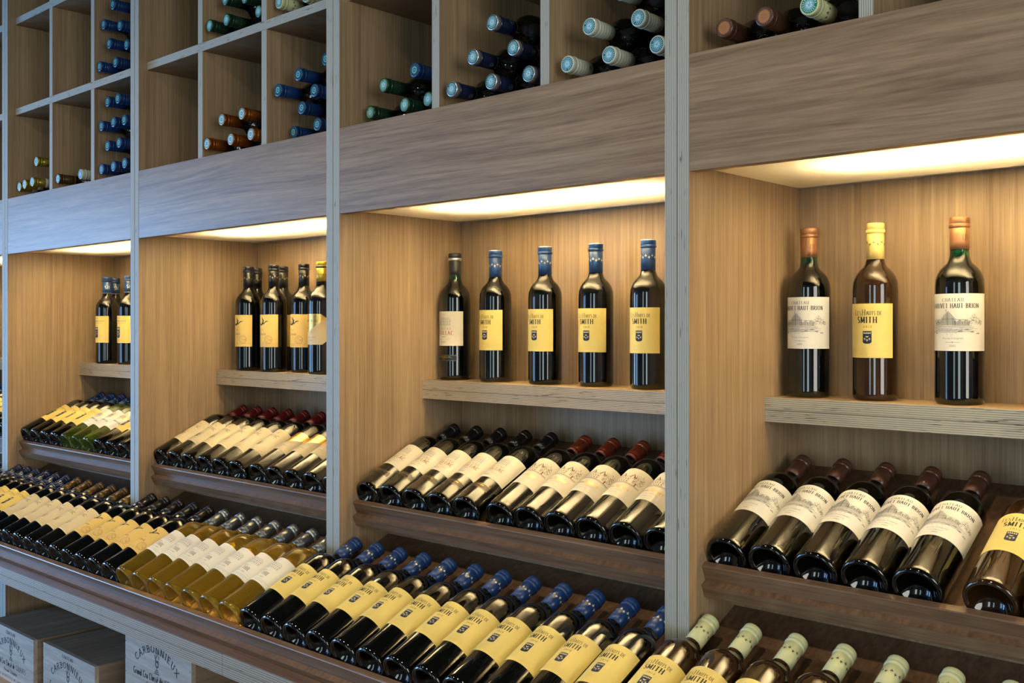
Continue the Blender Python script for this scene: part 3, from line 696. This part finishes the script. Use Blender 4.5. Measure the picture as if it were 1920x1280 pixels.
GM = {k: lathe('glass', GP, [M[v]]) for k, v in dict(black='g_black', brown='g_brown', gold='g_gold', green='g_green').items()}
GM['neck'] = lathe('glass', GP, [M['g_black'], M['g_neck']], lambda k: 1 if GP[k][1] >= .2380 else 0)
def capsule_mesh(matkey, z0=.2445, deco=None, ring=None, dcol='white', rk=(5, 8)):
    CP = [(.0141, z0), (.0149, z0), (.0149, .262), (.0148, .2828), (.0143, .2836), (.0142, .2842), (.0159, .2850), (.0162, .2858), (.0162, .2892), (.0159, .2900), (.0151, .2905), (.0151, .2911), (.0156, .2917), (.0156, .2998), (.0151, .3012), (.0138, .3018), (0, .3018)]
    mats = [M[matkey]]
    if ring: mats.append(M[ring])
    me = lathe('capsule', CP, mats, (lambda k: 1 if (ring and rk[0] <= k <= rk[1]) else 0), n=32)
    I = Ink(); Rn = .0149
    if deco == 'fleur':
        nf = 14
        for i in range(nf):
            s = -PI*Rn+2*PI*Rn*(i+.5)/nf; I.fleur(s, .2668+(.0016 if i % 2 else -.0016), .0066, dcol, 1, flip=bool(i % 2))
    elif deco == 'SH':
        for s in (-.012, .017): I.text('SH', s, .2600, .0105, dcol, width=.0150, bold=.13)
        I.rect(-PI*Rn, PI*Rn, z0+.0015, z0+.0020, dcol, 1)
    elif deco == 'S':
        for s in (-.030, 0, .030): I.text('S', s, .2560, .0065, dcol, bold=.09, serif=False); I.ring(s, .2592, .0046, .0004, dcol)
        I.rect(-PI*Rn, PI*Rn, z0+.0012, z0+.0016, dcol, 1)
    elif deco == 'LH':
        for s in (-.030, .013): I.text('LH', s, .2640, .0085, dcol, width=.0085, bold=.12)
        for s in (-.022, .012, .037): I.text('LARRIVET', s, .2515, .0028, dcol, width=.017, serif=False)
    elif deco == 'dog':
        for zz in (.2765, .2700, .2625): I.rect(-PI*Rn, PI*Rn, zz, zz+.0005, dcol, 1)
        for s in (-.024, .022):
            I.ring(s, .2530, .0044, .0004, dcol); I.stroke([(s-.002, .2515), (s, .2535), (s+.002, .2550)], [.001, .0028, .001], dcol)
        I.micro(0, .2540, .02, .002, dcol)
    elif deco == 'print':
        I.rect(-PI*Rn, PI*Rn, .2500, .2535, dcol, 1); I.micro(0, .2620, .03, .0030, dcol); I.micro(.025, .2700, .02, .0030, dcol, seed=4)
    elif deco == 'dots':
        for i in range(14): s = -PI*Rn+2*PI*Rn*(i+.5)/14; I.disc(s, .2665, .0014, dcol, 1, 6)
    if I.q:
        bm = bmesh.new(); bm.from_mesh(me); off = len(me.materials); I.wrap(Rn+.0001, bm, off); bm.to_mesh(me); bm.free()
        for k in I.mats: me.materials.append(M[k])
    return me
def seal_mesh(outer, inner, tick='seal_white', ro=.0128, ri=.0086):
    bm = bmesh.new(); z = .3019; n = 28; mats = [M[outer], M[inner], M[tick]]
    def ringf(r0, r1, zz, mi, n=28, only=None):
        for i in range(n):
            if only and not only(i): continue
            a, b_ = 2*PI*i/n, 2*PI*(i+1)/n
            pts = [(r1*math.cos(a), r1*math.sin(a), zz), (r1*math.cos(b_), r1*math.sin(b_), zz)]
            pts += [(r0*math.cos(b_), r0*math.sin(b_), zz), (r0*math.cos(a), r0*math.sin(a), zz)] if r0 > 0 else [(0, 0, zz)]
            f = bm.faces.new([bm.verts.new(p) for p in pts]); f.material_index = mi
    ringf(0, ro, z, 0); ringf(0, ri, z+.0001, 1)
    ringf(ri+.0004, ro-.0014, z+.0001, 2, 60, only=lambda i: i % 3 == 0 and not (12 < i < 18))
    ringf(.0020, .0050, z+.0002, 2, 24, only=lambda i: i % 5 != 2); ringf(.0030, .0036, z+.0003, 0, 24, only=lambda i: i % 4 == 0)
    me = bpy.data.meshes.new('seal'); bm.to_mesh(me); bm.free()
    for m_ in mats: me.materials.append(m_)
    return me
SEAL = dict(teal=seal_mesh('seal_teal', 'seal_blue', ri=.0078), dteal=seal_mesh('seal_deep', 'seal_blue', 'seal_deep', ri=.0076), green=seal_mesh('seal_green', 'seal_blue', ri=.0080), pale=seal_mesh('seal_blue', 'seal_white', 'seal_teal'),
            emboss=seal_mesh('cap_brown', 'cap_copper', 'cap_copper', ri=.0100))
CAP = dict(
 blue=capsule_mesh('cap_blue', .2380, 'fleur', None, 'ink_cream'), bluer=capsule_mesh('cap_blue', .2380, 'fleur', 'steel', 'ink_cream', (13, 13)),
 navy=capsule_mesh('cap_navy', .2440, 'SH', None, 'white'), navyh=capsule_mesh('cap_blue', .2440, 'SH', 'cap_navy', 'white'), navys=capsule_mesh('cap_navy', .2440, 'S', 'steel', 'ink_lgrey', (12, 14)), bluep=capsule_mesh('cap_blue', .2380),
 black=capsule_mesh('cap_black', .2440), blackf=capsule_mesh('cap_black', .2380, 'fleur', None, 'gold'), char=capsule_mesh('cap_char', .2500, None, 'steel', (9, 10)),
 red=capsule_mesh('cap_red', .2440), rust=capsule_mesh('cap_rust', .2440, 'print', None, 'cap_red'), silver=capsule_mesh('cap_silver', .2400, 'print', 'steel', 'ink_grey'),
 copper=capsule_mesh('cap_copper', .2490, 'LH', None, 'ink_brown'), brown=capsule_mesh('cap_brown', .2445), butter=capsule_mesh('cap_butter', .2380, 'fleur', None, 'ink_grey'),
 cream=capsule_mesh('cap_cream', .2380, 'fleur', None, 'ink_navy'), bronze=capsule_mesh('cap_bronze', .2440, 'print', None, 'cap_gold'), orange=capsule_mesh('cap_orange', .2440, 'dots', None, 'cap_brown'),
 green=capsule_mesh('cap_green', .2440, 'dots', None, 'cap_gold'), pale=capsule_mesh('cap_pale', .2440, 'dog', None, 'ink'), goldc=capsule_mesh('cap_gold', .2440, None, 'cap_gold'),
 goldw=capsule_mesh('lab_white', .2440, 'print', 'cap_gold', 'ink_lgrey', (2, 14)), martil=capsule_mesh('cap_gold', .2480, 'dots', 'ink', 'ink'))
def bottle(glass, cap, label=None, seal=None):
    """prototype parts, re-used by every copy"""
    return (GM[glass], CAP[cap], LB[label] if label else None, SEAL[seal] if seal else None)
T = dict(
 smith=bottle('black', 'blue', 'smith'), smith_st=bottle('black', 'bluer', 'smith'), smith_w=bottle('brown', 'cream', 'smith12'), smith_wst=bottle('brown', 'butter', 'smith12'),
 smith_wm=bottle('brown', 'butter', 'smith12'),
 haut=bottle('black', 'navy', 'haut'), haut_st=bottle('black', 'navyh', 'haut'), haut_m=bottle('black', 'blue', 'haut'), larr=bottle('black', 'brown', 'larrivet'), larr_st=bottle('neck', 'copper', 'larrivet'),
 feu=bottle('black', 'black', 'feuillac'), feu_st=bottle('neck', 'char', 'feuillac'), hare=bottle('black', 'black', 'hare'), hare_st=bottle('black', 'blackf', 'hare'),
 mart=bottle('black', 'martil', 'martillac'), rtic=bottle('black', 'bronze', 'rtic'), rtic_r=bottle('black', 'red', 'rtic'), thil=bottle('gold', 'silver', 'thil'),
 oliv=bottle('black', 'rust', 'olivier'), carbo=bottle('green', 'blue', 'carbo'),
 c_gold=bottle('black', 'goldw', None, 'pale'), c_bronze=bottle('black', 'bronze', None, 'pale'), c_pale=bottle('black', 'pale', None, 'teal'), c_blue=bottle('black', 'bluep', None, 'dteal'),
 c_orange=bottle('black', 'orange', None, 'pale'), c_green=bottle('black', 'green', None, 'green'), c_navy=bottle('black', 'navys', None, 'teal'), c_cream=bottle('black', 'cream', None, 'green'),
 c_brown=bottle('black', 'brown', None, 'emboss'))
RADJ = random.Random(21)
def place(kind, mat, label, group):
    gm, cm, lm, sm = T[kind]
    root = empty('wine_bottle'); root.matrix_world = mat
    g = bpy.data.objects.new('glass', gm); COL.objects.link(g); g.parent = root
    c = bpy.data.objects.new('capsule', cm); COL.objects.link(c); c.parent = root
    if lm: l = bpy.data.objects.new('label', lm); COL.objects.link(l); l.parent = root
    if sm: s = bpy.data.objects.new('seal', sm); COL.objects.link(s); s.parent = c
    tag(root, label, 'wine bottle', group)
    return root
def standing(kind, x, y, z, roll, label, group, sc=1.0):
    place(kind, Matrix.Translation((x, y, z)) @ Matrix.Rotation(roll, 4, 'Z') @ Matrix.Scale(sc, 4), label, group)
def tilted(kind, x, tray, label, group, roll=None, yaw_=0.0):
    a, nose, s = (A_LOW, N_LOW, .0285) if tray == 'low' else (A_MID, N_MID, .0295)
    d, n = dirs(a); h = RB+.0007
    y = nose[0]+d[0]*s+n[0]*h; z = nose[1]+d[1]*s+n[1]*h
    roll = RADJ.uniform(-.10, .10) if roll is None else roll
    place(kind, Matrix.Translation((x, y, z)) @ Matrix.Rotation(a-PI/2, 4, 'X') @ Matrix.Rotation(yaw_, 4, 'Y') @ Matrix.Rotation(roll, 4, 'Z'), label, group)
ORD = ['first', 'second', 'third', 'fourth', 'fifth', 'sixth', 'seventh', 'eighth', 'ninth', 'tenth', 'eleventh', 'twelfth', 'thirteenth']
def row(kind, xs, tray, desc, where, group, fix=None):
    n = len(xs)
    for i, x in enumerate(xs):
        if n == 1: lab = '%s, %s' % (desc, where)
        else: lab = '%s, %s from the left, %s' % (desc, ORD[i], where)
        tilted(kind, x, tray, lab, group, yaw_=(fix or {}).get(i, 0.0))
P_ = .0765
# long front tray
FT = 'in the front tray'
row('haut', [-3.7425, -3.6680]+[-3.587+i*.0745 for i in range(6)], 'low', 'navy capped bottle with yellow crest label', FT, 'navy capped bottles in the front tray')
row('rtic', [-3.139+i*.0750 for i in range(5)]+[-2.7645], 'low', 'bronze capped bottle with cream label', FT, 'bronze capped cream labels in the front tray')
row('hare', [-2.6815+i*.0744 for i in range(5)], 'low', 'black capped bottle with leaping hare label', FT, 'hare label bottles in the front tray')
row('thil', [-2.3094+i*.07445 for i in range(7)], 'low', 'clear bottle of golden wine', FT, 'clear golden wine bottles in the front tray')
row('smith', [-1.7825+i*.0745 for i in range(12)], 'low', 'blue capped bottle with yellow label', FT, 'blue capped bottles in the front tray')
row('smith_w', [-.8830+i*.0765 for i in range(8)], 'low', 'cream capped bottle with yellow label', FT, 'cream capped bottles in the front tray')
# sloping trays in the units
row('haut_m', [-3.564+i*P_ for i in range(4)], 'mid', 'yellow label bottle', 'at the left end of the leftmost tray', 'yellow labels at the left end of the left tray')
row('carbo', [-3.257, -3.1805, -3.1040], 'mid', 'green glass bottle with oval picture label', 'in the leftmost tray', 'green bottles in the left tray')
row('haut_m', [-3.0270, -2.9500, -2.8720, -2.7950], 'mid', 'yellow label bottle', 'right of the green glass ones', 'yellow labels at the right end of the left tray')
row('rtic_r', [-2.6590+i*P_ for i in range(6)], 'mid', 'red capped bottle with cream label', 'in a sloping tray', 'red capped cream labels in the second tray')
row('mart', [-2.1850+i*.0750 for i in range(5)], 'mid', 'bottle with gold and beige label', 'in a sloping tray', 'gold and beige labels in the second tray')
row('feu', [-1.7595+i*P_ for i in range(5)], 'mid', 'ivory label bottle with black strip', 'in the middle tray', 'ivory labels with black strips in the middle tray')
row('oliv', [-1.3600+i*.0750 for i in range(6)], 'mid', 'bottle with brown castle label', 'in the middle tray', 'castle labels in the middle tray')
row('larr', [-.8610+i*P_ for i in range(5)], 'mid', 'brown capped white label bottle', 'in the right tray', 'white labels in the right tray')
row('smith_wm', [-.4570, -.3800, -.3030], 'mid', 'yellow label bottle', 'right of the brown capped ones', 'yellow labels in the right tray')
row('haut_m', [-4.45+i*.0768 for i in range(10)], 'mid', 'dark bottle', 'in the cropped tray at the far left', 'bottles in the cropped far left tray')
# standing bottles
ZS = -0.1222+.0003
for x, y, kd, ds, g in ((-.850, 1.715, 'larr_st', 'copper capped bottle with white label nearest the side wall of the right niche', 'copper capped standing bottles'),
                    (-.727, 1.712, 'smith_wst', 'yellow capped amber bottle standing between two copper capped ones', 'yellow capped standing bottles'),
                    (-.586, 1.708, 'larr_st', 'copper capped bottle with white label standing right of the yellow capped one', 'copper capped standing bottles'),
                    (-.448, 1.700, 'smith_wst', 'standing amber bottle with yellow label, cropped by the right picture edge', 'yellow capped standing bottles'),
                    (-1.7612, 1.7165, 'feu_st', 'standing charcoal capped bottle with ivory label, leftmost in the middle niche', None)):
    standing(kd, x, y, ZS, 0.0 if x != -.586 else .04, ds, g)
for i, (x, y) in enumerate(((-1.623, 1.712), (-1.468, 1.707), (-1.334, 1.716), (-1.197, 1.712))):
    standing('smith_st', x, y, ZS, RADJ.uniform(-.04, .06), 'standing blue capped bottle with yellow label, %s of four in the middle niche' % ORD[i], 'standing blue capped bottles in the middle niche')
for kd, x, y, ds in (('hare_st', -2.583, 1.6785, 'standing hare label bottle, front left in the second niche'), ('hare_st', -2.632, 1.7400, 'standing dark bottle behind the leftmost hare label bottle'),
                 ('hare_st', -2.455, 1.6785, 'front row hare label bottle standing between two other hare labels'), ('hare_st', -2.499, 1.7400, 'standing dark bottle behind the second hare label bottle'),
                 ('hare_st', -2.356, 1.7100, 'standing hare label bottle partly behind the gold capped bottle'), ('mart', -2.239, 1.683, 'standing bottle with gold cap and beige label beside the upright')):
    standing(kd, x, y, ZS, 0.05 if y < 1.73 else 2.4, ds, 'standing bottles in the second niche')
for kd, x, y, ds in (('haut_st', -3.470, 1.683, 'standing navy capped bottle with yellow label, front left in the left niche'), ('haut_st', -3.520, 1.7385, 'standing navy capped bottle behind the front left one'),
                 ('haut_st', -3.325, 1.690, 'standing navy capped bottle with yellow label, cut off by an upright')):
    standing(kd, x, y, ZS, 0.0 if y < 1.73 else .2, ds, 'standing bottles in the left niche')

# bottles lying in the cubbies: (x, height of axis above the cubby floor, y of the tip)
CUB = [
 ('c_gold', .4395, 'gold capped bottle', 'in the lowest left cubby', [(-3.5562,.0381,1.4190),(-3.4807,.0381,1.4056),(-3.4040,.0380,1.3988),(-3.4267,.1095,1.4214)]),
 ('c_bronze', .4395, 'bronze capped bottle', 'in the cubby left of blue caps', [(-3.2735,.0380,1.4257)]),
 ('c_pale', .4395, 'pale capped bottle', 'beside the bronze capped one in its cubby', [(-3.1268,.0380,1.4309)]),
 ('c_blue', .4395, 'blue capped bottle', 'in the left unit\'s lowest cubby', [(-2.9788,.0380,1.4271),(-2.9008,.0380,1.4255),(-2.8230,.0382,1.4210),(-2.9391,.1031,1.4262),(-2.8612,.1023,1.4230),(-2.9793,.1672,1.4270),(-2.9005,.1680,1.4254),(-2.8102,.1600,1.4134),(-2.9381,.2336,1.4258),(-2.8542,.2290,1.4157)]),
 ('c_blue', .7465, 'blue capped bottle', 'in the left unit\'s upper cubby', [(-2.9818,.0380,1.4227),(-2.9005,.0380,1.4315),(-2.9415,.1014,1.4323),(-2.8287,.0767,1.4297),(-2.9801,.1663,1.4339),(-2.8698,.1405,1.4300),(-2.9137,.2109,1.4301)]),
 ('c_orange', .4395, 'orange capped bottle', 'in its cubby', [(-2.3685,.0380,1.4153),(-2.2698,.0380,1.4229),(-2.1735,.0380,1.4188),(-2.3191,.0952,1.4278),(-2.2216,.0962,1.4242)]),
 ('c_blue', .4395, 'blue capped bottle', 'right of the orange caps', [(-2.0766,.0381,1.4761),(-1.9546,.0379,1.4556),(-2.0170,.0860,1.4565),(-1.9450,.1130,1.4398),(-2.0765,.1326,1.4309),(-2.0068,.1605,1.4396),(-1.9340,.1888,1.4645)]),
 ('c_green', .7465, 'green capped bottle', 'above the orange caps', [(-2.3686,.0380,1.4227),(-2.2924,.0379,1.4247),(-2.3305,.1031,1.4451),(-2.2328,.0848,1.4398),(-2.1735,.0379,1.4408)]),
 ('c_cream', .7465, 'cream capped bottle', 'above the right blue caps', [(-2.0765,.0380,1.4342),(-1.9917,.0380,1.4507)]),
 ('c_green', .4395, 'green capped bottle', 'in the middle unit', [(-1.7610,.0379,1.4549),(-1.6461,.0380,1.4541),(-1.5700,.0382,1.4517),(-1.7039,.0875,1.4449)]),
 ('c_blue', .4395, 'single blue capped bottle', 'on top of the green caps in the middle unit', [(-1.6137,.1063,1.4534)]),
 ('c_navy', .4395, 'silver rimmed navy bottle', 'in the middle unit', [(-1.4690,.0379,1.4223),(-1.3690,.0380,1.4310),(-1.2750,.0379,1.4343),(-1.4193,.0950,1.4317),(-1.3217,.0973,1.4430),(-1.3720,.1545,1.4377)]),
 ('c_pale', .4395, 'pale capped bottle', 'in the middle unit', [(-1.1770,.0380,1.4299),(-1.0835,.0381,1.4304),(-.9845,.0380,1.4327),(-1.1305,.0980,1.4350),(-1.0335,.0960,1.4477),(-1.0805,.1560,1.4512)]),
 ('c_brown', .4395, 'brown capped bottle', 'in a top cubby', [(-.8520,.0382,1.4267),(-.7755,.0380,1.4151)]),
 ('c_cream', .4395, 'pale green capped bottle', 'beside the brown caps', [(-.6985,.0380,1.4096)]),
]
for kd, fl, desc, where, pts in CUB:
    n = len(pts)
    levels = sorted(set(round(p[1], 2) for p in pts))
    for i, (x, h, yt) in enumerate(pts):
        if n == 1: lab = '%s lying %s' % (desc, where)
        else:
            by_x = sorted(range(n), key=lambda q: pts[q][0]); by_z = sorted(range(n), key=lambda q: -pts[q][1])
            low = [q for q in range(n) if pts[q][1] < .05]
            if h < .05:
                lab = '%s, %s from left at the bottom, %s' % (desc, ORD[sorted(low, key=lambda q: pts[q][0]).index(i)], where)
            elif len(by_z)-len(low) == 1: lab = '%s, the one stacked on top, %s' % (desc, where)
            else: lab = '%s, %s from the top of the pile, %s' % (desc, ORD[by_z.index(i)], where)
        yb = yt+.3018
        place(kd, Matrix.Translation((x, min(yb, YB-.0008), fl+h)) @ Matrix.Rotation(PI/2, 4, 'X') @ Matrix.Rotation(RADJ.uniform(0, 6.28), 4, 'Z'), lab, '%ss %s' % (desc, where))

# ------------------------------------------------------------------ wooden wine crates
def crate(x, y, ztop, w, label, h=.1665, dep=.47):
    c = empty('wine_crate', (x, y, ztop-h)); tag(c, label, 'crate', 'branded wooden wine crates')
    t = .009
    bm = bmesh.new(); box(bm, 0, w, 0, .012, 0, h)
    I = Ink(); cx = .49*w; T0 = h
    I.text('CHATEAU', cx, T0-.0190, .0095, 'brand', width=.070, bold=.24)
    R_ = .150
    def arc(p):
        a = (p[0]-cx)/R_; r = R_+(p[1]-(T0-.045))
        return (cx+r*math.sin(a), T0-.045-R_+r*math.cos(a))
    I.text('CARBONNIEUX', cx, T0-.045, .0165, 'brand', width=.222, bold=.23, xf=arc, track=.22)
    ex, ez = cx+.003, T0
    for k_ in range(3): I.stroke([(ex-.013+k_*.003, ez-.097+k_*.0045), (ex+.013-k_*.003, ez-.097+k_*.0045)], .0022, 'brand')
    I.stroke([(ex, ez-.088), (ex, ez-.079)], .0014, 'brand'); I.stroke(A_(ex, ez-.073, .0065, .0075, 150, 400, 10), .0036, 'brand')
    I.stroke(A_(ex, ez-.0605, .0060, .0070, 330, 100, 10), .0034, 'brand')
    for a in range(5): I.ring(ex+.0095*math.cos(math.radians(a*72+90)), ez-.0580+.0100*math.sin(math.radians(a*72+90)), .0036, .0013, 'brand', n=12)
    I.text('Grand Cru Class\u00e9 de ', cx-.040, T0-.1190, .0165, 'brand', width=.155, bold=.19, serif=False)
    I.text('GRAVES', cx+.078, T0-.1190, .0150, 'brand', width=.072, bold=.14)
    I.text('Pessac L\u00e9ognan', cx, T0-.1380, .0110, 'brand', width=.098, bold=.15, serif=False)
    I.text('MISE EN BOUTEILLE AU CHATEAU', cx, T0-.1570, .0080, 'brand', width=.200, bold=.14)
    for xx, zz in [(.0022, h-.012), (.0022, h-.045), (.0022, h-.085), (.0022, h-.125), (w-.006, h-.055), (w-.006, h-.120)]: I.disc(xx, zz, .0016, 'nail', 1, 8)
    I.flat(bm, 0.0, 1, .00025)
    link_mesh('front_panel', bm, [M['pine']]+[M[k_] for k_ in I.mats], c)
    for x0 in (0.0, w-t): 
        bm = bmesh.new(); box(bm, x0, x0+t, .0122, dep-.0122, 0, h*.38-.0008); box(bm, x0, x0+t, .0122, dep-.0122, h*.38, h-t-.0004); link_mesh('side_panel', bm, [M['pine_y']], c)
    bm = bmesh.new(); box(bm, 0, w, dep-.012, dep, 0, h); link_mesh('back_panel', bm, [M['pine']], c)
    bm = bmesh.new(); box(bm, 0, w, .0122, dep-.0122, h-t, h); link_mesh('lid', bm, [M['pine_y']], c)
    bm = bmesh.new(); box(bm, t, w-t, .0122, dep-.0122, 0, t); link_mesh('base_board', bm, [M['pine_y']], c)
crate(-3.496, 1.303, -.9430, .336, 'branded pine wine crate cropped by the left picture edge, under the counter')
crate(-3.124, 1.317, -.9430, .336, 'branded pine wine crate in the middle of the three under the counter')
crate(-2.577, 1.300, -.9430, .3317, 'lower wooden wine crate carrying the high right one')
crate(-2.577, 1.300, -.7762, .3317, 'branded wine crate stacked high against the counter edge, rightmost of the three')
